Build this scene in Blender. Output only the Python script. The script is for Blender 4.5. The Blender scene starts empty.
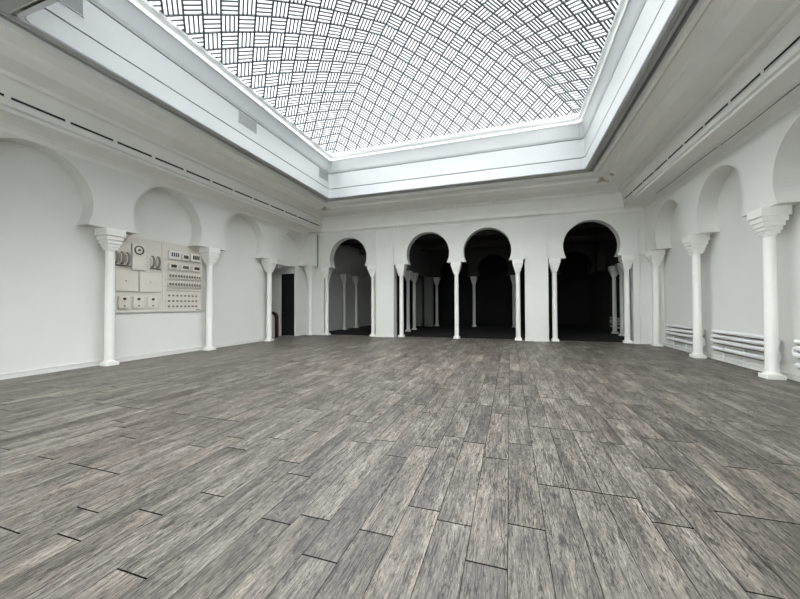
import bpy, bmesh, math, random
from mathutils import Vector, Matrix
random.seed(7)
C = bpy.context.scene.collection
S = bpy.context.scene

# ------------------------------------------------------------------ camera
cam_d = bpy.data.cameras.new('camera'); cam = bpy.data.objects.new('camera', cam_d); C.objects.link(cam)
F = 336.526
cam_d.sensor_fit = 'HORIZONTAL'; cam_d.sensor_width = 36.0; cam_d.lens = F/800*36
cam_d.clip_start = .05; cam_d.clip_end = 200
yv = Vector((110, -5.1, -F)).normalized()
xv = -Vector((-1030, -9.8, -F)).normalized(); xv = (xv - yv*xv.dot(yv)).normalized()
zv = xv.cross(yv)
M = Matrix((xv, yv, zv)).to_4x4(); M.translation = Vector((0, 0, 1.4))
cam.matrix_world = M
S.camera = cam

# ------------------------------------------------------------------ sky light and exposure
W = bpy.data.worlds.new('overcast_sky'); S.world = W; W.use_nodes = True
bg = W.node_tree.nodes['Background']
bg.inputs[0].default_value = (.93, .965, 1.0, 1); bg.inputs[1].default_value = .88
S.view_settings.view_transform = 'Standard'; S.view_settings.look = 'None'
S.view_settings.gamma = 1; S.view_settings.use_curve_mapping = False
S.view_settings.exposure = 1.0
S.cycles.max_bounces = 12; S.cycles.diffuse_bounces = 8; S.cycles.transparent_max_bounces = 12

# high bright cloud around the zenith: a very broad soft sun
sd = bpy.data.lights.new('overcast_sun', 'SUN'); sd.energy = 16.4; sd.angle = math.radians(146); sd.color = (1.0, .995, .985)
so = bpy.data.objects.new('overcast_sun', sd); C.objects.link(so); so.location = (-2, 7, 30); so.rotation_euler = (math.radians(17), math.radians(-5), 0)

# fill lamp added behind the camera, outside a made-up glazed opening
ad = bpy.data.lights.new('front_fill', 'AREA'); ad.shape = 'RECTANGLE'; ad.size = 9.5; ad.size_y = 2.4; ad.energy = 75; ad.color = (1.0, .99, .97)
ao = bpy.data.objects.new('front_fill', ad); C.objects.link(ao); ao.location = (-2.2, -2.3, 2.9); ao.rotation_euler = (math.radians(100), 0, 0)

# ------------------------------------------------------------------ materials
def lin(h):
    h = h.lstrip('#'); v = [int(h[i:i+2], 16)/255 for i in (0, 2, 4)]
    return tuple(((c/12.92) if c <= .04045 else ((c+.055)/1.055)**2.4) for c in v) + (1,)
def N(nt, t, **k):
    n = nt.nodes.new(t)
    for a, b in k.items(): setattr(n, a, b)
    return n
def mat(name, col, rough=.6, noise=.04, scale=3.0, metal=0, bump=0.0):
    m = bpy.data.materials.new(name); m.use_nodes = True; nt = m.node_tree
    b = nt.nodes['Principled BSDF']; b.inputs['Roughness'].default_value = rough; b.inputs['Metallic'].default_value = metal
    c = lin(col)
    geo = N(nt, 'ShaderNodeNewGeometry')
    no = N(nt, 'ShaderNodeTexNoise'); no.inputs['Scale'].default_value = scale; no.inputs['Detail'].default_value = 5
    nt.links.new(geo.outputs['Position'], no.inputs['Vector'])
    mr = N(nt, 'ShaderNodeMapRange'); mr.inputs['From Min'].default_value = .3; mr.inputs['From Max'].default_value = .7
    mr.inputs['To Min'].default_value = 1-noise; mr.inputs['To Max'].default_value = 1+noise
    nt.links.new(no.outputs['Fac'], mr.inputs['Value'])
    mx = N(nt, 'ShaderNodeVectorMath', operation='SCALE'); mx.inputs[0].default_value = c[:3]
    nt.links.new(mr.outputs[0], mx.inputs['Scale']); nt.links.new(mx.outputs[0], b.inputs['Base Color'])
    if bump:
        n2 = N(nt, 'ShaderNodeTexNoise'); n2.inputs['Scale'].default_value = 60; n2.inputs['Detail'].default_value = 3
        nt.links.new(geo.outputs['Position'], n2.inputs['Vector'])
        bp = N(nt, 'ShaderNodeBump'); bp.inputs['Strength'].default_value = bump; bp.inputs['Distance'].default_value = .01
        nt.links.new(n2.outputs['Fac'], bp.inputs['Height']); nt.links.new(bp.outputs[0], b.inputs['Normal'])
    return m

def stain_mat(name, col, spots, stain='#8a7a66', rough=.65):
    """painted plaster with small brown water stains of ragged outline round the given points"""
    m = mat(name, col, rough, .03, 2.0); nt = m.node_tree; b = nt.nodes['Principled BSDF']
    src = b.inputs['Base Color'].links[0].from_socket
    geo = N(nt, 'ShaderNodeNewGeometry')
    no = N(nt, 'ShaderNodeTexNoise'); no.inputs['Scale'].default_value = 7; no.inputs['Detail'].default_value = 6
    nt.links.new(geo.outputs['Position'], no.inputs['Vector'])
    for (p, r) in spots:
        d = N(nt, 'ShaderNodeVectorMath', operation='DISTANCE'); d.inputs[1].default_value = p
        nt.links.new(geo.outputs['Position'], d.inputs[0])
        a = N(nt, 'ShaderNodeMath', operation='MULTIPLY_ADD'); a.inputs[1].default_value = r*2.4; a.inputs[2].default_value = -r*1.2
        nt.links.new(no.outputs['Fac'], a.inputs[0])
        s = N(nt, 'ShaderNodeMath', operation='ADD'); nt.links.new(d.outputs['Value'], s.inputs[0]); nt.links.new(a.outputs[0], s.inputs[1])
        mr = N(nt, 'ShaderNodeMapRange'); mr.inputs['From Min'].default_value = r; mr.inputs['From Max'].default_value = r*.3
        mr.inputs['To Min'].default_value = 0; mr.inputs['To Max'].default_value = .8
        nt.links.new(s.outputs[0], mr.inputs['Value'])
        mix = N(nt, 'ShaderNodeMix', data_type='RGBA'); mix.inputs[7].default_value = lin(stain)
        nt.links.new(mr.outputs[0], mix.inputs[0]); nt.links.new(src, mix.inputs[6]); src = mix.outputs[2]
    nt.links.new(src, b.inputs['Base Color'])
    return m

def floor_mat():
    m = bpy.data.materials.new('wood_look_planks'); m.use_nodes = True; nt = m.node_tree; L = nt.links.new
    b = nt.nodes['Principled BSDF']
    uv = N(nt, 'ShaderNodeUVMap'); uv.uv_map = 'planks'
    sx = N(nt, 'ShaderNodeSeparateXYZ'); L(uv.outputs[0], sx.inputs[0])
    def math_(op, a, bb=None, c=None):
        n = N(nt, 'ShaderNodeMath', operation=op)
        for i, v in enumerate((a, bb, c)):
            if v is None: continue
            if isinstance(v, (int, float)): n.inputs[i].default_value = v
            else: L(v, n.inputs[i])
        return n.outputs[0]
    u, v = sx.outputs[0], sx.outputs[1]
    iu = math_('FLOOR', u); iv = math_('FLOOR', v); fu = math_('FRACT', u); fv = math_('FRACT', v)
    cid = N(nt, 'ShaderNodeCombineXYZ'); L(iu, cid.inputs[0]); L(iv, cid.inputs[1])
    wn = N(nt, 'ShaderNodeTexWhiteNoise', noise_dimensions='2D'); L(cid.outputs[0], wn.inputs['Vector'])
    wc = N(nt, 'ShaderNodeSeparateColor'); L(wn.outputs['Color'], wc.inputs[0])
    # grain coordinates: metres, shifted per plank, stretched along the plank
    gx = math_('MULTIPLY', u, .22); gy = math_('MULTIPLY', v, 1.32)
    off = math_('MULTIPLY', wc.outputs[0], 37.0)
    gxx = math_('ADD', gx, off); gz = math_('MULTIPLY', wc.outputs[1], 19.0)
    def tex(sxm, sym, scale, detail, rough=.6, dist=0.0):
        c = N(nt, 'ShaderNodeCombineXYZ'); L(math_('MULTIPLY', gxx, sxm), c.inputs[0]); L(math_('MULTIPLY', gy, sym), c.inputs[1]); L(gz, c.inputs[2])
        t = N(nt, 'ShaderNodeTexNoise'); t.inputs['Scale'].default_value = scale; t.inputs['Detail'].default_value = detail
        t.inputs['Roughness'].default_value = rough; t.inputs['Distortion'].default_value = dist
        L(c.outputs[0], t.inputs['Vector']); return t.outputs['Fac']
    fine = tex(120, 17.0, 1.0, 8, .85, .6)
    mid = tex(22, 2.2, 1.0, 5, .65, 1.2)
    crack = N(nt, 'ShaderNodeMapRange'); crack.inputs['From Min'].default_value = .405; crack.inputs['From Max'].default_value = .36
    crack.inputs['To Min'].default_value = 0; crack.inputs['To Max'].default_value = 1; L(tex(48, 3.2, 1.0, 5, .62, 1.6), crack.inputs['Value'])
    broad = tex(5, 1.2, 1.0, 3, .5, .4)
    vein = N(nt, 'ShaderNodeMapRange'); vein.inputs['From Min'].default_value = .030; vein.inputs['From Max'].default_value = .006
    vein.inputs['To Min'].default_value = 0; vein.inputs['To Max'].default_value = .8
    L(math_('MULTIPLY', math_('ABSOLUTE', math_('SUBTRACT', tex(30, 2.6, 1.0, 3, .6, 1.0), .5)), math_('ADD', .5, math_('MULTIPLY', mid, 1.2))), vein.inputs['Value'])
    # knots: sparse voronoi spots stretched along the grain
    kc = N(nt, 'ShaderNodeCombineXYZ'); L(math_('MULTIPLY', gxx, 9.0), kc.inputs[0]); L(math_('MULTIPLY', gy, 3.4), kc.inputs[1]); L(gz, kc.inputs[2])
    vo = N(nt, 'ShaderNodeTexVoronoi'); vo.inputs['Scale'].default_value = 1.0; L(kc.outputs[0], vo.inputs['Vector'])
    vcol = N(nt, 'ShaderNodeSeparateColor'); L(vo.outputs['Color'], vcol.inputs[0])
    kn = N(nt, 'ShaderNodeMapRange'); kn.inputs['From Min'].default_value = .26; kn.inputs['From Max'].default_value = .05
    kn.inputs['To Min'].default_value = 0; kn.inputs['To Max'].default_value = 1
    L(math_('ADD', vo.outputs['Distance'], math_('MULTIPLY', math_('SUBTRACT', fine, .5), .9)), kn.inputs['Value'])
    knot = math_('MULTIPLY', kn.outputs[0], math_('GREATER_THAN', vcol.outputs[0], .70))
    def term(x, k): return math_('MULTIPLY', math_('SUBTRACT', x, .5), k)
    val = math_('ADD', math_('ADD', term(fine, .95), term(mid, .50)), math_('ADD', term(broad, .40), term(wc.outputs[2], .06)))
    val = math_('ADD', val, .60)
    val = math_('SUBTRACT', val, math_('MULTIPLY', knot, .26))
    val = math_('SUBTRACT', val, math_('MULTIPLY', crack.outputs[0], .20))
    val = math_('SUBTRACT', val, math_('MULTIPLY', vein.outputs[0], .17))
    cr = N(nt, 'ShaderNodeValToRGB'); e = cr.color_ramp.elements
    e[0].position = .40; e[0].color = lin('#1e1915'); e[1].position = .84; e[1].color = lin('#ada79d')
    k = e.new(.53); k.color = lin('#48413b'); k = e.new(.66); k.color = lin('#736c64')
    L(val, cr.inputs[0])
    tint = N(nt, 'ShaderNodeMix', data_type='RGBA', blend_type='MULTIPLY'); tint.inputs[7].default_value = (1.0, .945, .90, 1)
    L(math_('MULTIPLY', math_('GREATER_THAN', wc.outputs[1], .6), math_('MULTIPLY', broad, 1.1)), tint.inputs[0]); L(cr.outputs[0], tint.inputs[6])
    # joints
    eu = math_('MULTIPLY', math_('MINIMUM', fu, math_('SUBTRACT', 1.0, fu)), .22)
    ev = math_('MULTIPLY', math_('MINIMUM', fv, math_('SUBTRACT', 1.0, fv)), 1.32)
    gu = N(nt, 'ShaderNodeMapRange'); L(eu, gu.inputs['Value']); gu.inputs['From Min'].default_value = .0008; gu.inputs['From Max'].default_value = .0034; gu.inputs['To Min'].default_value = .10; gu.inputs['To Max'].default_value = 1
    gv = N(nt, 'ShaderNodeMapRange'); L(ev, gv.inputs['Value']); gv.inputs['From Min'].default_value = .0035; gv.inputs['From Max'].default_value = .0065; gv.inputs['To Min'].default_value = .06; gv.inputs['To Max'].default_value = 1
    g = math_('MULTIPLY', gu.outputs[0], gv.outputs[0])
    fin = N(nt, 'ShaderNodeVectorMath', operation='SCALE'); L(tint.outputs[2], fin.inputs[0]); L(g, fin.inputs['Scale'])
    L(fin.outputs[0], b.inputs['Base Color'])
    rr = N(nt, 'ShaderNodeMapRange'); L(mid, rr.inputs['Value']); rr.inputs['From Min'].default_value = .3; rr.inputs['From Max'].default_value = .7
    rr.inputs['To Min'].default_value = .42; rr.inputs['To Max'].default_value = .58; b.inputs['Specular IOR Level'].default_value = 1.0; L(rr.outputs[0], b.inputs['Roughness'])
    L(math_('MULTIPLY', math_('MULTIPLY', g, math_('SUBTRACT', 1.0, math_('MULTIPLY', vein.outputs[0], .5))), 1.0), b.inputs['Specular IOR Level'])
    bp = N(nt, 'ShaderNodeBump'); bp.inputs['Strength'].default_value = .55; bp.inputs['Distance'].default_value = .004
    L(math_('ADD', fine, math_('MULTIPLY', g, .9)), bp.inputs['Height']); L(bp.outputs[0], b.inputs['Normal'])
    return m

def glass_mat():
    m = bpy.data.materials.new('frosted_skylight_glass'); m.use_nodes = True; nt = m.node_tree; L = nt.links.new
    nt.nodes.remove(nt.nodes['Principled BSDF']); out = nt.nodes['Material Output']
    t = N(nt, 'ShaderNodeBsdfTransparent'); t.inputs[0].default_value = (.93, .96, .97, 1)
    tr = N(nt, 'ShaderNodeBsdfTranslucent'); tr.inputs[0].default_value = (.9, .93, .95, 1)
    mx = N(nt, 'ShaderNodeMixShader'); mx.inputs[0].default_value = .04
    L(t.outputs[0], mx.inputs[1]); L(tr.outputs[0], mx.inputs[2])
    gl = N(nt, 'ShaderNodeBsdfGlossy'); gl.inputs['Roughness'].default_value = .2; gl.inputs[0].default_value = (.8, .8, .8, 1)
    m2 = N(nt, 'ShaderNodeMixShader'); m2.inputs[0].default_value = .04; L(mx.outputs[0], m2.inputs[1]); L(gl.outputs[0], m2.inputs[2])
    L(m2.outputs[0], out.inputs[0]); return m

white = mat('white_wall_paint', '#d8d8d3', .6, .02, .9, bump=.05)
colm = mat('white_column_paint', '#e6e5e0', .45, .02, 4)
ceilm = stain_mat('white_ceiling_paint', '#e6e6e1', [((-7.40, 12.42, 5.42), .22), ((2.90, 12.45, 5.42), .20), ((3.02, 11.9, 5.42), .13), ((-8.0, 4.6, 4.8), .12)])
curbm = mat('bright_white_metal', '#c3c6c8', .4, .012, 1.5)
trimm = mat('white_trim_paint', '#dcdcd7', .45, .02, 3)
groovem = mat('grey_shadow_joint', '#6f7475', .7, .05, 5)
barm = mat('dark_grey_lattice_metal', '#565b5f', .5, .05, 5)
slotm = mat('black_slot', '#0c0c0b', .8, .05, 8)
creamm = mat('cream_enamel_panel', '#ccc7be', .5, .02, 3)
boxm = mat('cream_box_enamel', '#d3cfc6', .42, .02, 5)
darkm = mat('dark_bakelite', '#3a3633', .4, .1, 20)
midm = mat('grey_brown_shade', '#77706a', .5, .06, 20)
radm = mat('white_radiator_enamel', '#e4e6e6', .3, .015, 6)
redm = mat('dark_red_stained_wood', '#3d1713', .45, .2, 12)
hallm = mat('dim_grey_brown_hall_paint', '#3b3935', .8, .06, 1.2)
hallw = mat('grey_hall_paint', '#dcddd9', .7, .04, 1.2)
blackm = mat('black_door_paint', '#070707', .95, .1, 5)
brassm = mat('dark_metal', '#1c1b1a', .4, .1, 20, metal=.6)
floorm = floor_mat()
glassm = glass_mat()

# ------------------------------------------------------------------ helpers
def obj(name, bm, m, parent=None, smooth=False):
    bmesh.ops.recalc_face_normals(bm, faces=bm.faces)
    me = bpy.data.meshes.new(name); bm.to_mesh(me); bm.free()
    me.materials.append(m)
    if smooth:
        for p in me.polygons: p.use_smooth = True
        me.set_sharp_from_angle(angle=math.radians(35))
    o = bpy.data.objects.new(name, me); C.objects.link(o)
    if parent: o.parent = parent
    return o
def tag(o, label, cat, group=None):
    o['label'] = label; o['category'] = cat
    if group: o['group'] = group
    return o
def thing(name, label, cat, loc=(0, 0, 0), rz=0, group=None):
    o = bpy.data.objects.new(name, None); C.objects.link(o); o.location = loc; o.rotation_euler = (0, 0, rz)
    o.empty_display_size = .1
    return tag(o, label, cat, group)
def struct(name, bm, m, parent=None, smooth=False):
    o = obj(name, bm, m, parent, smooth)
    if not parent: o['kind'] = 'structure'
    return o
def NB(): return bmesh.new()
def box(bm, x0, x1, y0, y1, z0, z1, bev=0.0):
    vs = [bm.verts.new((x, y, z)) for x in (x0, x1) for y in (y0, y1) for z in (z0, z1)]
    f = [(0, 1, 3, 2), (4, 6, 7, 5), (0, 4, 5, 1), (2, 3, 7, 6), (0, 2, 6, 4), (1, 5, 7, 3)]
    fs = [bm.faces.new([vs[i] for i in q]) for q in f]
    if bev:
        es = list({e for fc in fs for e in fc.edges})
        bmesh.ops.bevel(bm, geom=es, offset=bev, segments=2, profile=.5, affect='EDGES')
    return bm
def bx(*a, **k): return box(NB(), *a, **k)
def lathe(bm, prof, n=24, cx=0, cy=0, axis='Z', z0=0):
    rings = []
    for r, z in prof:
        ring = []
        for i in range(n):
            a = 2*math.pi*i/n; c, s = r*math.cos(a), r*math.sin(a)
            if axis == 'Z': p = (cx+c, cy+s, z0+z)
            elif axis == 'X': p = (z0+z, cx+c, cy+s)
            else: p = (cx+c, z0+z, cy+s)
            ring.append(bm.verts.new(p))
        rings.append(ring)
    for a, b in zip(rings, rings[1:]):
        for i in range(n): bm.faces.new((a[i], a[(i+1) % n], b[(i+1) % n], b[i]))
    bm.faces.new(rings[0][::-1]); bm.faces.new(rings[-1])
    return bm
def tube(bm, pts, r, n=12):
    pts = [Vector(p) for p in pts]; rings = []
    for i, p in enumerate(pts):
        d = (pts[min(i+1, len(pts)-1)]-pts[max(i-1, 0)]).normalized()
        a = Vector((0, 0, 1)) if abs(d.z) < .9 else Vector((1, 0, 0))
        u = d.cross(a).normalized(); v = d.cross(u)
        rings.append([bm.verts.new(p+u*r*math.cos(2*math.pi*k/n)+v*r*math.sin(2*math.pi*k/n)) for k in range(n)])
    for a, b in zip(rings, rings[1:]):
        for k in range(n): bm.faces.new((a[k], a[(k+1) % n], b[(k+1) % n], b[k]))
    bm.faces.new(rings[0][::-1]); bm.faces.new(rings[-1]); return bm
def prism(bm, poly, axis, a0, a1):
    """simple convex outline in (u,z) given thickness; axis 'Y' runs along Y, 'X' along X"""
    P = (lambda u, z, t: (t, u, z)) if axis == 'Y' else (lambda u, z, t: (u, t, z))
    A = [bm.verts.new(P(u, z, a0)) for u, z in poly]; B = [bm.verts.new(P(u, z, a1)) for u, z in poly]
    bm.faces.new(A); bm.faces.new(B[::-1]); n = len(poly)
    for i in range(n): bm.faces.new((A[i], B[i], B[(i+1) % n], A[(i+1) % n]))
    return bm
def arcade(bm, u0, u1, zb, zt, arches, axis, t0, t1, n=48):
    """solid band from zb to zt with horseshoe openings (centre u, centre z, r) cut from below"""
    P = (lambda u, z, t: (t, u, z)) if axis == 'Y' else (lambda u, z, t: (u, t, z))
    def slab(pa, pb, pc, pd):          # quad outline -> front and back face
        for t in (t0, t1): bm.faces.new([bm.verts.new(P(u, z, t)) for u, z in (pa, pb, pc, pd)])
    def skin(pa, pb): bm.faces.new([bm.verts.new(P(u, z, t)) for (u, z), t in ((pa, t0), (pb, t0), (pb, t1), (pa, t1))])
    cur = u0
    for i, (c, cz, r) in enumerate(arches):
        nxt = arches[i+1][0] if i+1 < len(arches) else None
        lo = c-r-.02; hi = c+r+.02
        slab((cur, zb), (lo, zb), (lo, zt), (cur, zt))
        a0 = math.asin((cz-zb)/r); skin((cur, zb), (c-r*math.cos(a0), zb))
        ang = sorted(set([math.pi+a0-(math.pi+2*a0)*k/n for k in range(n+1)] + [math.atan2(zt-cz, hi-c), math.atan2(zt-cz, lo-c), 0.0, math.pi]), reverse=True)
        def outer(a):
            x, z = c+r*math.cos(a), cz+r*math.sin(a)
            if a >= math.pi: return (lo, z)
            if a <= 0: return (hi, z)
            dx, dz_ = math.cos(a), math.sin(a); k = min((hi-c)/abs(dx) if abs(dx) > 1e-9 else 1e9, (zt-cz)/dz_ if dz_ > 1e-9 else 1e9)
            return (c+k*dx, cz+k*dz_)
        for a, b in zip(ang, ang[1:]):
            pa = (c+r*math.cos(a), cz+r*math.sin(a)); pb = (c+r*math.cos(b), cz+r*math.sin(b))
            slab(pa, pb, outer(b), outer(a)); skin(pa, pb)
        xe = c+r*math.cos(a0); skin((xe, zb), (hi, zb)); cur = hi
    slab((cur, zb), (u1, zb), (u1, zt), (cur, zt)); skin((cur, zb), (u1, zb)); skin((u0, zt), (u1, zt)); skin((u0, zb), (u0, zt)); skin((u1, zb), (u1, zt))
    bmesh.ops.remove_doubles(bm, verts=bm.verts, dist=1e-5)
    return bm
def rings(bm, loops, chamf=0.0):
    """nested rectangular loops (xl,xr,yf,yb,z) bridged one after another"""
    R = []
    for lp in loops:
        xl, xr, yf, yb, z = lp[:5]; c = chamf
        if c: pts = [(xl, yf+c), (xl+c*.35, yf+c*.35), (xl+c, yf), (xr-c, yf), (xr-c*.35, yf+c*.35), (xr, yf+c), (xr, yb-c), (xr-c*.35, yb-c*.35), (xr-c, yb), (xl+c, yb), (xl+c*.35, yb-c*.35), (xl, yb-c)]
        else: pts = [(xl, yf), (xr, yf), (xr, yb), (xl, yb)]
        R.append([bm.verts.new((x, y, z)) for x, y in pts])
    for a, b in zip(R, R[1:]):
        n = len(a)
        for i in range(n): bm.faces.new((a[i], a[(i+1) % n], b[(i+1) % n], b[i]))
    return bm
def copy_tree(o, parent=None):
    c = o.copy(); C.objects.link(c)
    if parent: c.parent = parent
    for ch in [x for x in bpy.data.objects if x.parent == o]: copy_tree(ch, c)
    return c

# ------------------------------------------------------------------ dimensions (metres)
XL, XR, YB, YF = -8.93, 4.53, 13.85, -1.6      # arcade faces and rear wall behind the camera
WL, WR = -9.30, 4.93                            # niche walls
ZS, ZT = 3.2, 4.78                              # arch springing, top of walls
HB = 25.0                                       # end of the hall beyond

# ------------------------------------------------------------------ floor: strips of planks, joints staggered strip by strip
known = {0: 2.85, 1: 2.85, 2: 2.85, -1: 2.28, -2: 1.885, -3: 2.18, -4: 2.27, -5: 1.94, -6: 1.65, 3: 3.9, 4: 2.1}
bm = NB(); uvl = bm.loops.layers.uv.new('planks')
i0 = int(math.floor((-11.6-.195)/.22)); i1 = int(math.ceil((5.4-.195)/.22))
for i in range(i0, i1):
    xa = .195+.22*i; xb = xa+.22
    j = known.get(i, random.choice([random.random()*1.32, .44*random.randint(0, 2)+.2]))
    ys = (-1.9, HB+.2)
    vs = [bm.verts.new((x, y, 0)) for x, y in ((xa, ys[0]), (xb, ys[0]), (xb, ys[1]), (xa, ys[1]))]
    f = bm.faces.new(vs)
    for lp, (uu, yy) in zip(f.loops, ((0, ys[0]), (1, ys[0]), (1, ys[1]), (0, ys[1]))):
        lp[uvl].uv = (i+200+uu*.9999, (yy-j)/1.32+50)
struct('floor', bm, floorm)

# ------------------------------------------------------------------ side walls (solid wall behind the niches + arcade front above the columns)
LC = [-.12, 2.68, 5.47, 8.27, 11.05]            # left column centres
RC = [.40, 3.00, 5.60, 8.15, 10.76, 13.34]      # right column centres
# left niche wall with a doorway
DY0, DY1, DZ = 11.2, 13.1, 3.15
bm = NB()
box(bm, WL-.25, WL, YF, DY0, 0, ZT); box(bm, WL-.06, WL, DY1, 14.1, 0, DZ); box(bm, WL-.06, WL, DY1, 14.1, DZ, ZT); box(bm, WL-.25, WL, DY0, DY1, DZ, ZT)
struct('wall_left', bm, white)
bm = NB()
arch = [((a+b)/2, 3.69, .97) for a, b in zip(LC, LC[1:])] + [(12.42, 3.64, .93)]
arcade(bm, YF, 13.6, ZS+.03, ZT, arch, 'Y', WL+.001, XL)
box(bm, WL+.001, -8.60, 13.6, 14.0, ZS+.03, ZT)
struct('wall_left_arches', bm, white)
bm = NB()
box(bm, WR, WR+.25, YF, YB+.4, 0, ZT)
box(bm, 4.70, WR, 13.50, YB+.4, 0, ZS-.02)
struct('wall_right', bm, white)
bm = NB()
arch = [((a+b)/2+.07, 3.62, .895) for a, b in zip(RC, RC[1:])]
arcade(bm, YF, YB+.02, ZS-.02, ZT, arch, 'Y', XR, WR-.001)
struct('wall_right_arches', bm, white)
bm = bx(WL-.25, -7.0, YF-.25, YF, 0, ZT); box(bm, 2.6, WR+.25, YF-.25, YF, 0, ZT); box(bm, -7.0, 2.6, YF-.25, YF, 4.1, ZT); box(bm, -7.0, 2.6, YF-.25, YF, 0, 1.6)
struct('wall_front', bm, white)
bm = NB()
for k in range(7):
    x = -7.0+9.6*k/6; box(bm, x-.03, x+.03, YF-.15, YF-.09, 1.6, 4.1)
for z in (1.6, 3.0, 4.04): box(bm, -7.0, 2.6, YF-.15, YF-.09, z, z+.06)
wf = struct('window_added', bm, trimm)  # unseen glazing, added to let the fill light into the room
struct('pane', bx(-7.0, 2.6, YF-.125, YF-.115, 1.6, 4.1), glassm, wf)

# ------------------------------------------------------------------ back wall: pillars, corner pieces and arch band
T = .38
bm = NB()
arcade(bm, -8.62, -5.65, 3.16, ZT+.1, [(-7.03, 3.57, .93)], 'X', YB, YB+T)
arcade(bm, -4.82, .60, 3.16, ZT+.1, [(-3.30, 3.57, .92), (-.86, 3.57, .93)], 'X', YB, YB+T)
arcade(bm, 1.35, 4.30, 3.14, ZT+.1, [(2.84, 3.57, .93)], 'X', YB, YB+T)
box(bm, 4.30, WR, YB, YB+T, 3.14, ZT+.1)
box(bm, WL, -8.35, YB+.12, YB+T, 0, 3.22)
box(bm, 4.16, 4.72, YB+.03, YB+T, 0, 3.14)
struct('wall_back', bm, white)
for (x0, x1, n) in ((-5.65, -4.80, 1), (.56, 1.385, 2)):
    bm = bx(x0, x1, YB-.03, YB+T+.02, 0, ZT+.1)
    box(bm, x0-.012, x1+.012, YB-.05, YB+T+.04, 0, .09)
    # thin raised edge strips seen on the pillars
    box(bm, x0, x0+.035, YB-.045, YB-.03, .09, ZT+.1); box(bm, x1-.06, x1, YB-.045, YB-.03, .09, ZT+.1)
    struct('wall_pillar', bm, white)

# ------------------------------------------------------------------ baseboards
for nm, (x0, x1, ya, yb) in {'baseboard_left': (WL, WL+.03, YF, DY0), 'baseboard_right': (WR-.03, WR, YF, 13.5)}.items():
    bm = bx(x0, x1, ya, yb, 0, .10); inn = 1 if 'left' in nm else -1
    box(bm, x0-(0 if inn > 0 else .018), x1+(.018 if inn > 0 else 0), ya, yb, .095, .112)
    struct(nm, bm, trimm)
struct('baseboard_back', box(bx(-9.0, -8.34, YB+.095, YB+.13, 0, .09), 4.14, 4.70, YB+.0, YB+.04, 0, .09), trimm)
struct('baseboard_corner', bx(4.67, 4.70, 13.48, YB, 0, .09), trimm)

# ------------------------------------------------------------------ ceiling: cornice, stepped ceiling, skylight upstand
def lp(x, y, z, xo=None): return (-2.225-x, -2.225+x, 7.24-y, 7.24+y, z)
yf = YF-7.24
def sym(D, E, z): return (-2.225-D, -2.225+D, 7.24-E, 7.24+E, z)
loops = [(XL, XR, YF, YB+.01, 4.66), (XL+.03, XR-.03, YF+.03, YB-.01, 4.73), (XL+.12, XR-.12, YF+.1, YB-.04, 4.79),
         (XL+.30, XR-.32, YF+.3, YB-.08, 4.82), (-8.36, 3.90, .73, 13.72, 4.825),
         (-8.36, 3.90, .73, 13.72, 4.805), (-8.30, 3.85, .79, 13.70, 4.81), (-8.29, 3.84, .80, 13.69, 4.855),
         (-8.37, 3.92, .72, 13.688, 4.87), (-8.37, 3.92, .72, 13.686, 4.90), (-8.29, 3.84, .80, 13.684, 4.915),
         (-8.22, 3.77, .87, 13.60, 5.30), (-8.20, 3.75, .89, 13.57, 5.335), (-8.10, 3.65, 1.0, 13.47, 5.335), (-8.07, 3.62, 1.02, 13.44, 5.40),
         (-7.66, 3.21, 1.3, 12.86, 5.42), (-7.65, 3.20, 1.31, 12.85, 5.385), (-7.58, 3.13, 1.36, 12.78, 5.385), (-7.40, 2.93, 1.5, 12.46, 5.46), (-7.36, 2.89, 1.53, 12.43, 5.52),
         (-7.14, 2.69, 1.71, 12.16, 5.57), (-7.12, 2.67, 1.73, 12.14, 5.64), (-7.08, 2.63, 1.77, 12.10, 5.64), (-7.07, 2.62, 1.78, 12.09, 5.50), (-7.00, 2.55, 1.86, 12.01, 5.50), (-6.98, 2.53, 1.88, 11.99, 5.60)]
struct('ceiling', rings(NB(), loops), ceilm)
struct('ceiling_recess', rings(NB(), [(-6.98, 2.53, 1.88, 11.99, 5.60), (-6.965, 2.515, 1.90, 11.98, 5.70), (-6.90, 2.45, 1.95, 11.90, 5.70), (-6.90, 2.45, 1.95, 11.90, 5.60), (-6.84, 2.39, 1.97, 11.83, 5.60), (-6.84, 2.39, 1.97, 11.83, 5.61), (-6.80, 2.35, 1.98, 11.78, 5.61), (-6.80, 2.35, 2.0, 11.78, 5.60), (-6.76, 2.31, 2.76, 11.72, 5.60), (-6.76, 2.31, 2.76, 11.72, 5.56), (-6.75, 2.30, 2.78, 11.70, 5.585)]), mat('grey_recess_paint', '#a9aaa6', .6, .03, 3))
def cl(d, z): return (-6.69+d, 2.236-d, 2.88+d, 11.60-d, z)
L2 = [cl(-.07, 5.585), cl(-.015, 5.575), cl(0, 5.59), cl(0, 5.925), cl(-.03, 5.927), cl(-.03, 5.953), cl(0, 5.955),
      cl(0, 6.52), cl(-.03, 6.522), cl(-.03, 6.548), cl(0, 6.55), cl(.03, 6.62), cl(.085, 6.98), cl(.11, 7.0)]
up = struct('trim_skylight_upstand', rings(NB(), L2, .09), curbm)
jm = NB()
for z0, z1 in ((5.928, 5.952), (6.523, 6.547)):
    rings(jm, [cl(-.022, z0), cl(-.022, z1)], .09)
struct('joint_line', jm, groovem, up)
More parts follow.
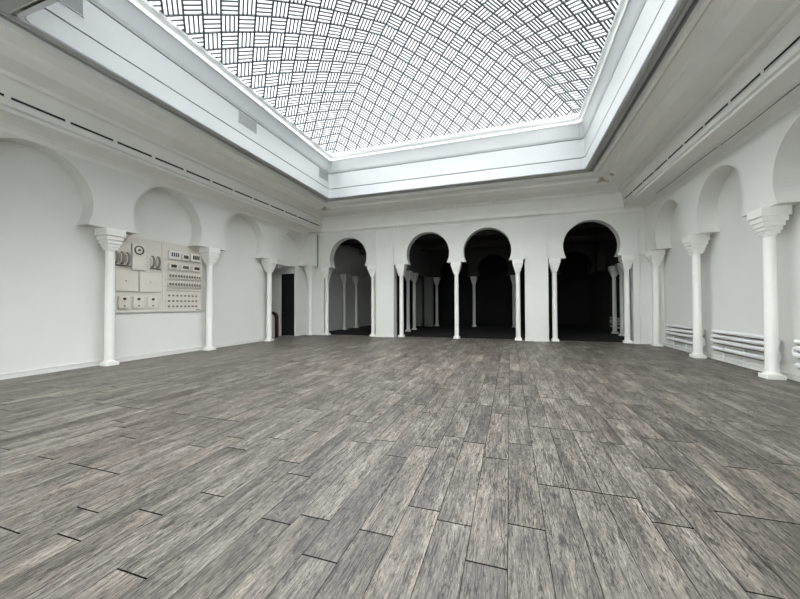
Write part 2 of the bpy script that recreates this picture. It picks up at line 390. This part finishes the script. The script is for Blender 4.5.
# translucent daylight strip above the upstand, then the grey eaves frame
strip = struct('window_1', rings(NB(), [cl(.11, 7.0), cl(.115, 7.065)], .06), glassm)
frame = struct('trim_skylight_eaves', rings(NB(), [cl(.10, 7.065), cl(.19, 7.07), cl(.20, 7.14), cl(.17, 7.26), cl(-.05, 7.26), cl(-.05, 7.065), cl(.10, 7.065)], .04), mat('grey_eaves_metal', '#d3d6d6', .45, .03, 4))
roof = struct('ceiling_roof_slab', rings(NB(), [(WL-.3, WR+.3, YF-.3, YB+.6, 4.9), (WL-.3, WR+.3, YF-.3, YB+.6, 5.9), (-6.95, 2.5, 2.6, 11.9, 5.9), (-6.95, 2.5, 2.6, 11.9, 6.96), cl(.085, 6.98)]), ceilm)

# ------------------------------------------------------------------ skylight dome: curved hipped vault, basket-weave lattice under frosted glass
DX, DY, DM = -2.225, 7.24, 4.31
def dz(m): return 7.19+1.42*(1-(min(m, DM)/DM)**1.95)
def dome_pt(p, q, off=0.0):
    x = (p+q)/math.sqrt(2); y = (q-p)/math.sqrt(2)
    return Vector((DX+x, DY+y, dz(max(abs(x), abs(y)))+off))
bm = NB(); n = 36; grid = {}
for i in range(n+1):
    for j in range(n+1):
        x = -DM+2*DM*i/n; y = -DM+2*DM*j/n
        grid[i, j] = bm.verts.new((DX+x, DY+y, dz(max(abs(x), abs(y)))+.05))
for i in range(n):
    for j in range(n):
        q = [grid[i, j], grid[i+1, j], grid[i+1, j+1], grid[i, j+1]]
        if (i < n/2) == (j < n/2): bm.faces.new((q[0], q[1], q[2])); bm.faces.new((q[0], q[2], q[3]))
        else: bm.faces.new((q[0], q[1], q[3])); bm.faces.new((q[1], q[2], q[3]))
dome = struct('ceiling_skylight_glass', bm, glassm)
cell = 2*DM*math.sqrt(2)/36
K = 18
def clip(a, b):
    """clip a plan segment (p,q) to the square |x|,|y| <= DM"""
    t0, t1 = 0.0, 1.0
    def xy(s): return ((s[0]+s[1])/math.sqrt(2), (s[1]-s[0])/math.sqrt(2))
    A, B = xy(a), xy(b)
    for k in (0, 1):
        d = B[k]-A[k]
        for sgn in (1, -1):
            num = DM-sgn*A[k]; den = sgn*d
            if abs(den) < 1e-9:
                if num < 0: return None
            elif den > 0: t1 = min(t1, num/den)
            else: t0 = max(t0, num/den)
    if t1-t0 < .02: return None
    L_ = lambda t: (a[0]+(b[0]-a[0])*t, a[1]+(b[1]-a[1])*t)
    return L_(t0), L_(t1)
def bar(bm, a, b, w, h):
    r = clip(a, b)
    if not r: return
    P, Q = dome_pt(*r[0]), dome_pt(*r[1]); d = (Q-P).normalized()
    s = d.cross(Vector((0, 0, 1))).normalized()*w/2; z = Vector((0, 0, h))
    v = [bm.verts.new(k) for k in (P-s, P+s, Q+s, Q-s, P-s+z, P+s+z, Q+s+z, Q-s+z)]
    for f in ((0, 3, 2, 1), (4, 5, 6, 7), (0, 1, 5, 4), (2, 3, 7, 6), (1, 2, 6, 5), (0, 4, 7, 3)): bm.faces.new([v[i] for i in f])
bm = NB()
for i in range(-K, K):
    for j in range(-K, K):
        p, q = i*cell, j*cell
        bar(bm, (p, q), (p+cell, q), .041, .030); bar(bm, (p, q), (p, q+cell), .041, .030)
        for k in (1, 2, 3):
            if (i+j) % 2: bar(bm, (p+cell*k/4, q), (p+cell*k/4, q+cell), .034, .020)
            else: bar(bm, (p, q+cell*k/4), (p+cell, q+cell*k/4), .034, .020)
struct('ceiling_skylight_lattice', bm, barm)

# ------------------------------------------------------------------ columns
def make_column(name='arcade_column'):
    t = thing(name, '', 'column')
    b = bx(-.135, .135, -.135, .135, 0, .085, bev=.006)
    lathe(b, [(.118, .085), (.124, .098), (.118, .112), (.106, .118), (.100, .13), (.094, .14)], 24)
    obj('base', b, colm, t, True)
    obj('shaft', lathe(NB(), [(.098, .12), (.096, 1.2), (.092, 2.2), (.088, 2.68), (.104, 2.685), (.104, 2.715), (.09, 2.72)], 28), colm, t, True)
    c = NB()
    steps = [(.108, 2.715, 2.775), (.130, 2.775, 2.85), (.155, 2.85, 2.935), (.183, 2.935, 3.03), (.212, 3.03, 3.20)]
    for k, (h, z0, z1) in enumerate(steps):
        box(c, -h, h, -h, h, z0, z1-.001*(k < 4), bev=.004)
        m = 5+k
        for i in range(m):                     # shallow upright ribs on the two flanks
            y = -h+.02+(2*h-.04)*(i+.5)/m; w = (2*h)/m*.30
            for s in (-1, 1):
                box(c, y-w, y+w, s*h-.006, s*h+.006, z0+.006, z1-.008)
    obj('capital', c, colm, t)
    return t
ORD = ['nearest', 'second', 'third', 'fourth', 'fifth', 'sixth', 'seventh', 'eighth', 'ninth', 'tenth', 'eleventh', 'twelfth', 'thirteenth', 'fourteenth', 'fifteenth', 'sixteenth']
proto = make_column(); used = [False]
def column(x, y, rz, label, sx=1.0, z=1.0):
    o = proto if not used[0] else copy_tree(proto)
    used[0] = True
    o.location = (x, y, 0); o.rotation_euler = (0, 0, rz); o.scale = (sx, sx, z); o['label'] = label
    return o
cx = WL+.245
zl = (ZS+.03)/3.2
column(cx, LC[2], math.pi/2*0, 'nearest white column on the left wall, just left of the control panels', z=zl)
column(cx, LC[3], 0, 'white left wall column at the right end of the control panels', z=zl)
column(cx, LC[4], 0, 'white left wall column standing at the near edge of the dark doorway', z=zl)
column(cx, LC[1], 0, 'white left wall column out of the picture beyond its left edge', z=zl)
column(4.64, RC[3], 0, 'nearest and tallest white column on the right wall, at the right edge', z=(ZS-.02)/3.2)
column(4.64, RC[4], 0, 'middle white column of the right wall, between two pipe radiators', z=(ZS-.02)/3.2)
column(4.64, RC[5], 0, 'farthest white column of the right wall, beside the back right corner', z=(ZS-.02)/3.2)
column(4.64, RC[2], 0, 'white right wall column out of the picture beyond its right edge', z=(ZS-.02)/3.2)
zb = 3.16/3.2; cy = YB+.19
column(-8.98, YB-.05, 0, 'white column in the back left corner right of the black doorway', sx=.92, z=zl)
column(-8.22, cy, 0, 'white column at the left side of the leftmost open arch', sx=.95, z=zb)
column(-5.86, cy, 0, 'white column at the right side of the leftmost open arch, against the wide pillar', sx=.95, z=zb)
column(-4.52, cy, 0, 'white column left of the twin arches, beside the left wide pillar', sx=.95, z=zb)
column(-2.11, cy, 0, 'slim white column between the twin central arches', sx=.95, z=zb)
column(.30, cy, 0, 'white column right of the twin arches, left of the right wide pillar', sx=.95, z=zb)
column(1.62, cy, 0, 'white column at the left side of the rightmost open arch', sx=.95, z=3.14/3.2)
column(4.00, cy, 0, 'white column at the right side of the rightmost open arch', sx=.95, z=3.14/3.2)

# ------------------------------------------------------------------ the dark hall beyond the arches
hz = 4.9
H0 = YB+T
bm = NB()
box(bm, WL-.25, WL, 14.1, HB, 0, hz)
struct('wall_hall_left', bm, hallw)
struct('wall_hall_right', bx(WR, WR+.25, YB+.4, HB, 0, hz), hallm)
struct('floor_hall', bx(WL, WR, YB+T+.1, HB, .001, .006), mat('near_black_floor', '#12100e', .9, .1, 20))  # thin near-black sheet laid over the planks in the hall
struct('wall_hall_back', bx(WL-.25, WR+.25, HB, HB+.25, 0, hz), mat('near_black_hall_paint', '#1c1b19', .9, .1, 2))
bm = bx(WL-.25, WR+.25, YB+.6, HB+.25, hz, hz+.25)
for y in (15.9, 19.2): box(bm, WL, WR, y, y+.35, hz-.28, hz)
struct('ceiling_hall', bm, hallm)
prsL = bx(WL+.001, WL+.36, 14.3, 21.5, 3.2, hz)
struct('wall_hall_left_arches', prsL, hallw)
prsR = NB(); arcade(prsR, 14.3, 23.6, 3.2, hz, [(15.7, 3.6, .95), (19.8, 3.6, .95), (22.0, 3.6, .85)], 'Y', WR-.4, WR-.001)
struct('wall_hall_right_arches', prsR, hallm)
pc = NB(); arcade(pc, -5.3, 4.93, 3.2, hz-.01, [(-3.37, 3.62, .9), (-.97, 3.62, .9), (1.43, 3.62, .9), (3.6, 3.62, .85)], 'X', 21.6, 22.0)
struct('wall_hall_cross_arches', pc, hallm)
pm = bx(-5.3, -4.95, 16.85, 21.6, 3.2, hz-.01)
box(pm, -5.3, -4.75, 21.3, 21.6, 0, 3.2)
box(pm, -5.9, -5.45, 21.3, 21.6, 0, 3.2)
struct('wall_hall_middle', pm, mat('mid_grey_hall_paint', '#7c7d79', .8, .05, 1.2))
def hallcol(x, y, label): column(x, y, 0, label, sx=.95, z=1)
hallcol(WL+.24, 17.45, 'grey column on the hall wall, left one of two seen through the leftmost arch')
hallcol(WL+.24, 19.02, 'grey column on the hall wall, right one of two seen through the leftmost arch')
hallcol(-5.12, 17.05, 'dim column in the hall nearest the left edge of the left twin arch')
hallcol(-5.12, 18.25, 'dim column in the hall, second from the left edge of the left twin arch')
hallcol(-4.57, 21.8, 'dim column deep in the hall seen at the right of the left twin arch')
hallcol(-2.17, 21.8, 'dim column deep in the hall seen alone through the right twin arch')
hallcol(.23, 21.8, 'dim column deep in the hall at the right edge of the right twin arch')
hallcol(4.70, 17.15, 'dim column beside the hall radiator, nearer of two through the rightmost arch')
hallcol(4.70, 18.30, 'dim column beside the hall radiator, farther of two through the rightmost arch')

# ------------------------------------------------------------------ doorway recess on the left with a black opening
bm = NB()
box(bm, -11.5, -10.06, 13.1, 13.35, 0, 3.3); box(bm, -10.06, WL-.06, 13.1, 13.35, 2.86, 3.3)
box(bm, -11.75, -11.5, DY0-.2, 13.35, 0, 3.3)
box(bm, -11.5, WL-.25, DY0-.2, DY0-.0, 0, 3.3)
struct('wall_recess', bm, hallw)
struct('ceiling_recess_lobby', box(bx(-11.5, WL-.25, DY0, 13.1, 3.15, 3.3), -11.5, WL-.25, 12.2, 12.45, 3.02, 3.15), hallw)
t = thing('black_door', 'tall black door in the recess at the back left corner', 'door', (-9.70, 13.12, 0))
t.name = 'door_1'; t['kind'] = 'structure'
obj('door_leaf', bx(-.34, .34, .04, .09, .01, 2.84), blackm, t)
fr = bx(-.36, -.33, -.01, .12, 0, 2.86); box(fr, .325, .35, -.01, .12, 0, 2.86); box(fr, -.36, .35, -.01, .12, 2.83, 2.86)
obj('door_frame', fr, blackm, t)
obj('door_handle', tube(NB(), [(-.27, .04, 1.05), (-.27, -.01, 1.05), (-.17, -.01, 1.05)], .012, 8), brassm, t)
# red rounded frame leaning in the recess
t = thing('arched_screen', 'dark red wooden frame with rounded top and pale infill beside the doorway', 'screen', (-10.02, 12.35, 0))
def archpts(w, h, r, n=14):
    p = [(-w, 0), (-w, h-r)] + [(-w+r-r*math.cos(math.pi/2*i/n), h-r+r*math.sin(math.pi/2*i/n)) for i in range(1, n+1)]
    return p + [(-u, z) for u, z in p[::-1]]
o_ = archpts(.36, 1.14, .30); i_ = archpts(.24, 1.04, .22)
bm = NB(); A = [bm.verts.new((u, -.05, z)) for u, z in o_]; B = [bm.verts.new((u, -.05, z)) for u, z in i_]
A2 = [bm.verts.new((u, .05, z)) for u, z in o_]; B2 = [bm.verts.new((u, .05, z)) for u, z in i_]
for k in range(len(A)-1):
    bm.faces.new((A[k], A[k+1], B[k+1], B[k])); bm.faces.new((A2[k+1], A2[k], B2[k], B2[k+1]))
    bm.faces.new((A[k], A2[k], A2[k+1], A[k+1])); bm.faces.new((B[k+1], B2[k+1], B2[k], B[k]))
bm.faces.new((A[0], B[0], B2[0], A2[0])); bm.faces.new((A[-1], A2[-1], B2[-1], B[-1]))
obj('rounded_frame', bm, redm, t)
bm = NB(); prism(bm, [(u, z) for u, z in archpts(.245, 1.045, .22)], 'X', -.015, .02)
obj('infill_panel', bm, hallw, t)
h = bx(-10.62, -10.56, 13.07, 13.1, 1.36, 1.50, bev=.004)
t = thing('wall_switch', 'small dark switch on the recess wall left of the black door', 'switch', (-10.60, 13.1, 1.43))
obj('plate', bx(-.035, .035, -.012, 0, -.08, .08, bev=.003), darkm, t)
obj('rocker', bx(-.018, .018, -.03, -.012, -.04, .03, bev=.003), brassm, t); h.free()

# ------------------------------------------------------------------ air slots in the cornice
def slot(x, y, s, label, group, ln=.75):
    t = thing('air_slot', label, 'vent', (x, y, 5.04), 0, group)
    f = NB(); w = .022
    box(f, -.006*s, .012*s, -ln/2-.008, ln/2+.008, w, w+.008); box(f, -.006*s, .012*s, -ln/2-.008, ln/2+.008, -w-.008, -w)
    obj('slot_rim', f, trimm, t)
    b = NB(); box(b, 0, .006*s, -ln/2, ln/2, -w, w); obj('slot_opening', b, slotm, t)
    return t
for (x, sg, y0, side, grp) in ((-8.258, 1, 3.805, 'left', 'air slots in the left cornice'), (3.808, -1, 3.82, 'right', 'air slots in the right cornice')):
    ys = [y0+.8385*k for k in range(-3, 12) if 1.2 < y0+.8385*k < 13.3]
    for n_, y in enumerate(reversed(ys)):
        w = 'the one at the far corner' if n_ == 0 else ORD[n_]+' from the far corner'
        slot(x, y, sg, 'black air slot in the cornice above the %s wall, %s' % (side, w), grp)

# ------------------------------------------------------------------ grilles on the skylight upstand
for y, lab in ((3.28, 'grey louvred grille nearest the camera on the skylight upstand, top left'), (7.30, 'grey louvred grille midway along the left skylight upstand'), (11.19, 'grey louvred grille at the far left corner of the skylight upstand')):
    t = thing('air_grille', lab, 'vent', (-6.688, y, 6.35))
    w, h = .33, .155
    f = NB(); box(f, -.002, .012, -w, w, h-.015, h); box(f, -.002, .012, -w, w, -h, -h+.015); box(f, -.002, .012, -w, -w+.015, -h, h); box(f, -.002, .012, w-.015, w, -h, h)
    obj('frame', f, curbm, t)
    obj('backing', bx(-.001, .002, -w+.01, w-.01, -h+.01, h-.01), groovem, t)
    s = NB()
    for i in range(9):
        z = -h+.03+i*(2*h-.06)/8
        vs = [s.verts.new(p) for p in ((.002, -w+.015, z), (.002, w-.015, z), (.011, w-.015, z+.012), (.011, -w+.015, z+.012), (.002, -w+.015, z+.004), (.002, w-.015, z+.004), (.011, w-.015, z+.016), (.011, -w+.015, z+.016))]
        for q in ((0, 1, 2, 3), (7, 6, 5, 4), (0, 4, 5, 1), (1, 5, 6, 2), (2, 6, 7, 3), (3, 7, 4, 0)): s.faces.new([vs[i_] for i_ in q])
    obj('louvres', s, curbm, t)

# ------------------------------------------------------------------ pipe radiators in the right niches
def radiator(y0, y1, label, x=WR-.085, m=radm):
    t = thing('pipe_radiator', label, 'radiator', (x, (y0+y1)/2, 0)); h = (y1-y0)/2; r = .042
    zs = (.72, .595, .475, .30)
    for z in zs: obj('pipe', tube(NB(), [(0, -h+.05, z), (0, h-.05, z)], r, 16), m, t, True)
    for y, prs in ((-h+.05, ((0, 1), (2, 3))), (h-.05, ((1, 2),))):
        for a, b in prs:
            za, zb_ = zs[a], zs[b]; c = (za+zb_)/2; R_ = (za-zb_)/2; s = 1 if y > 0 else -1
            obj('return_bend', tube(NB(), [(0, y+s*R_*.75*math.sin(math.pi*i/10), c+R_*math.cos(math.pi*i/10)) for i in range(11)], r*.97, 12), m, t, True)
    for z in zs: obj('shade_strip', bx(-.012, .03, -h+.08, h-.08, z-r-.020, z-r-.004), midm, t)  # dark strip under each pipe, standing in for its shadow line
    for y in (-h+.35, 0, h-.35):
        b = bx(.05, .08, y-.02, y+.02, .0, .74)
        for z in zs: box(b, 0, .06, y-.012, y+.012, z-.055, z-.040)
        obj('bracket', b, m, t)
    return t
radiator(RC[2]+.2, RC[3]-.2, 'white pipe radiator behind the nearest right column, at the right edge')
radiator(RC[3]+.2, RC[4]-.2, 'longest white pipe radiator, between the two nearest columns on the right wall')
radiator(RC[4]+.2, RC[5]-.2, 'white pipe radiator in the farthest niche of the right wall')
radiator(RC[1]+.2, RC[2]-.2, 'white pipe radiator on the right wall beyond the right edge of the picture')
radiator(16.0, 19.6, 'dim pipe radiator on the hall wall seen through the rightmost arch')

# ------------------------------------------------------------------ cable and pipe on the right
t = thing('ceiling_cable', 'thin grey cable clipped along the soffit above the right wall', 'cable', (4.29, 0, 4.80))
obj('cable_line', tube(NB(), [(0, y, .012*math.sin(y*2.1)-.018) for y in [2+.3*i for i in range(35)]], .008, 6), groovem, t)
for y in (4.3, 6.2, 8.9): obj('junction', bx(-.03, .03, y-.04, y+.04, -.035, .03, bev=.006), trimm, t)
t = thing('wall_pipe', 'thin white vertical pipe in the back right corner beside the last arch', 'pipe', (4.34, YB-.02, 0))
obj('pipe_run', tube(NB(), [(0, 0, 0), (0, 0, 4.6)], .018, 10), trimm, t, True)
obj('coupling', lathe(NB(), [(.018, 0), (.03, .005), (.03, .07), (.018, .075)], 12, z0=1.42), trimm, t)
t = thing('wall_pipe', 'thin grey vertical pipe high in the back left corner', 'pipe', (-8.57, YB-.04, 0))
obj('pipe_run', tube(NB(), [(0, 0, 3.2), (0, 0, 4.7)], .02, 10), groovem, t, True)

# ------------------------------------------------------------------ control panels on the left wall
PX = WL
def on_wall(name, label, cat, y, z, group=None): return thing(name, label, cat, (PX+.04, y, z), 0, group)
def board(y0, y1, z0, z1, label):
    t = thing('backing_board', label, 'panel', (PX, (y0+y1)/2, z0)); w = (y1-y0)/2; h = z1-z0
    obj('board', bx(0.001, .038, -w, w, 0, h), creamm, t)
    f = NB(); box(f, .0, .052, -w, w, h-.05, h); box(f, .0, .052, -w, w, 0, .035); box(f, .0, .052, -w, -w+.035, .035, h-.05); box(f, 0, .052, w-.035, w, .035, h-.05)
    obj('board_frame', f, boxm, t)
board(5.60, 6.89, 1.24, 3.225, 'cream backing board on the left wall holding the dial and cabinets')
board(6.90, 8.16, 1.24, 3.225, 'cream backing board on the left wall holding rows of switches')
def D_lever(y, label):
    t = on_wall('lever_switch', label, 'switch', y, 2.61)
    p = [(.0, -.16)] + [(.02+.075*math.sin(a), -.16*math.cos(a)) for a in [math.pi*i/16 for i in range(17)]] + [(.0, .16)]
    bm = NB()
    A = [bm.verts.new((u, -.022, z)) for u, z in p]; B = [bm.verts.new((u, .022, z)) for u, z in p]
    bm.faces.new(A); bm.faces.new(B[::-1])
    for i in range(len(p)): bm.faces.new((A[i], B[i], B[(i+1) % len(p)], A[(i+1) % len(p)]))
    obj('curved_handle', bm, midm, t)
    p2 = [(u*.72+.0, z*.8) for u, z in p]; bm = NB()
    A = [bm.verts.new((u, -.05, z)) for u, z in p2]; B = [bm.verts.new((u, -.0, z)) for u, z in p2]
    bm.faces.new(A); bm.faces.new(B[::-1])
    for i in range(len(p2)): bm.faces.new((A[i], B[i], B[(i+1) % len(p2)], A[(i+1) % len(p2)]))
    obj('cheek', bm, boxm, t)
    obj('ledge', bx(0, .05, -.05, .07, -.20, -.175), darkm, t)
D_lever(5.70, 'leftmost curved lever switch on the panel, partly behind the column')
D_lever(5.84, 'middle curved lever switch of the three left of the round dial')
D_lever(5.975, 'curved lever switch directly left of the round dial box')
D_lever(6.60, 'curved lever switch nearest the round dial box on its right')
D_lever(6.75, 'rightmost curved lever switch, by the middle edge of the panels')
t = on_wall('dial_box', 'cream box with a dark-rimmed round dial near the panel top', 'meter', 6.22, 2.67)
obj('box_body', bx(0, .06, -.155, .18, -.33, .34, bev=.006), boxm, t)
d = obj('dial_rim', lathe(NB(), [(.115, 0), (.12, .02), (.095, .03), (.09, .012)], 28, cx=0, cy=.19, axis='X', z0=.06), darkm, t, True)
d2 = obj('dial_face', lathe(NB(), [(.088, .0), (.088, .014)], 24, cx=0, cy=.19, axis='X', z0=.06), boxm, t)
obj('dial_hub', lathe(NB(), [(.028, 0), (.026, .03), (.01, .034)], 14, cx=0, cy=.19, axis='X', z0=.07), darkm, t, True)
for y0, y1, lab in ((5.68, 6.22, 'blank cream cabinet door below the levers, left one of two'), (6.26, 6.85, 'blank cream cabinet door below the dial, right one of two')):
    t = on_wall('wall_cabinet', lab, 'cabinet', (y0+y1)/2, 1.77); w = (y1-y0)/2
    obj('cabinet_body', bx(0, .018, -w, w, 0, .54), creamm, t)
    dd = obj('cabinet_door', bx(.018, .034, -w+.01, w-.01, .01, .53, bev=.004), boxm, t)
    obj('lock', lathe(NB(), [(.014, 0), (.014, .012)], 10, cx=-.02, cy=.27, axis='X', z0=.034), midm, t)
for y, lab in ((5.89, 'left small switch box in the bottom row of the panel'), (6.23, 'middle small switch box in the bottom row of the panel'), (6.60, 'right small switch box in the bottom row of the panel')):
    t = on_wall('switch_box', lab, 'switch box', y, 1.50)
    obj('box_body', bx(0, .05, -.125, .125, -.15, .15, bev=.006), boxm, t)
    obj('knob', lathe(NB(), [(.035, 0), (.03, .03)], 14, cx=.0, cy=.085, axis='X', z0=.05), darkm, t)
    obj('button', lathe(NB(), [(.02, 0), (.02, .015)], 12, cx=.0, cy=-.09, axis='X', z0=.05), midm, t)
def sock(y0, y1, z0, z1, n, lab, m=boxm):
    t = on_wall('fuse_box', lab, 'fuse box', (y0+y1)/2, z0); w = (y1-y0)/2; h = z1-z0
    obj('box_body', bx(0, .075, -w, w, 0, h, bev=.006), m, t)
    for i in range(n):
        y = -w+.045+(2*w-.09)*(i+.5)/n
        obj('fuse', box(bx(.075, .10, y-.012, y+.012, h*.35, h*.8), .075, .09, y-.02, y+.02, h*.3, h*.4), darkm, t)
sock(7.04, 7.38, 2.755, 2.985, 4, 'top left fuse box of the upper row on the switch board', trimm)
sock(7.43, 7.67, 2.755, 2.94, 3, 'top middle fuse box of the upper row, smaller than its neighbours')
sock(7.72, 8.05, 2.755, 2.985, 4, 'brightest fuse box at the top right of the switch board', trimm)
sock(7.04, 7.30, 2.46, 2.62, 4, 'left fuse box of the second row on the switch board')
sock(7.40, 7.68, 2.46, 2.62, 4, 'middle fuse box of the second row on the switch board')
sock(7.78, 8.05, 2.46, 2.62, 4, 'right fuse box of the second row on the switch board')
first = {}
def repeated(key, make, y, z, label, cat, group):
    if key not in first: first[key] = make()
    else: first[key] = copy_tree(first[key])
    o = first[key]; o.location = (PX+.04, y, z); o['label'] = label; o['category'] = cat; o['group'] = group
def mk_breaker():
    t = thing('circuit_breaker', '', 'breaker')
    obj('breaker_body', bx(-.0, .05, -.036, .036, 0, .16, bev=.003), boxm, t)
    obj('toggle', bx(.05, .085, -.014, .010, .05, .12), midm, t); obj('gap', bx(0, .045, .037, .049, 0, .165), darkm, t)
    return t
def mk_button():
    t = thing('push_button', '', 'button')
    obj('bezel', lathe(NB(), [(.034, 0), (.034, .008)], 14, axis='X'), creamm, t)
    obj('button_cap', lathe(NB(), [(.026, 0), (.024, .03)], 14, axis='X', z0=.006), midm, t)
    return t
for r, z in enumerate((2.185, 1.945)):
    for k in range(12): repeated('b', mk_breaker, 7.07+k*.087, z, 'cream breaker in the %s breaker row, %s' % (('upper', 'lower')[r], 'leftmost' if k == 0 else ORD[k]+' from the left'), 'breaker', ('upper row of breakers', 'lower row of breakers')[r])
for r, z in enumerate((1.70, 1.545, 1.39)):
    for k in range(8): repeated('p', mk_button, 7.08+k*.125, z, 'small round brown button in the %s button row, %s' % (('top', 'middle', 'bottom')[r], 'leftmost' if k == 0 else ORD[k]+' from the left'), 'button', '%s row of push buttons' % ('top', 'middle', 'bottom')[r])
t = on_wall('panel_strip', 'thin brown strip across the switch board below the breakers', 'strip', 7.55, 1.845)
obj('strip', bx(0, .012, -.54, .54, -.012, .012), mat('pinkish_brown_strip', '#a3988c', .5, .05, 10), t)
t = on_wall('name_plate', 'tiny dark plate at the bottom right of the switch board', 'plate', 8.03, 1.285)
obj('plate', bx(0, .012, -.06, .05, -.012, .018), midm, t)
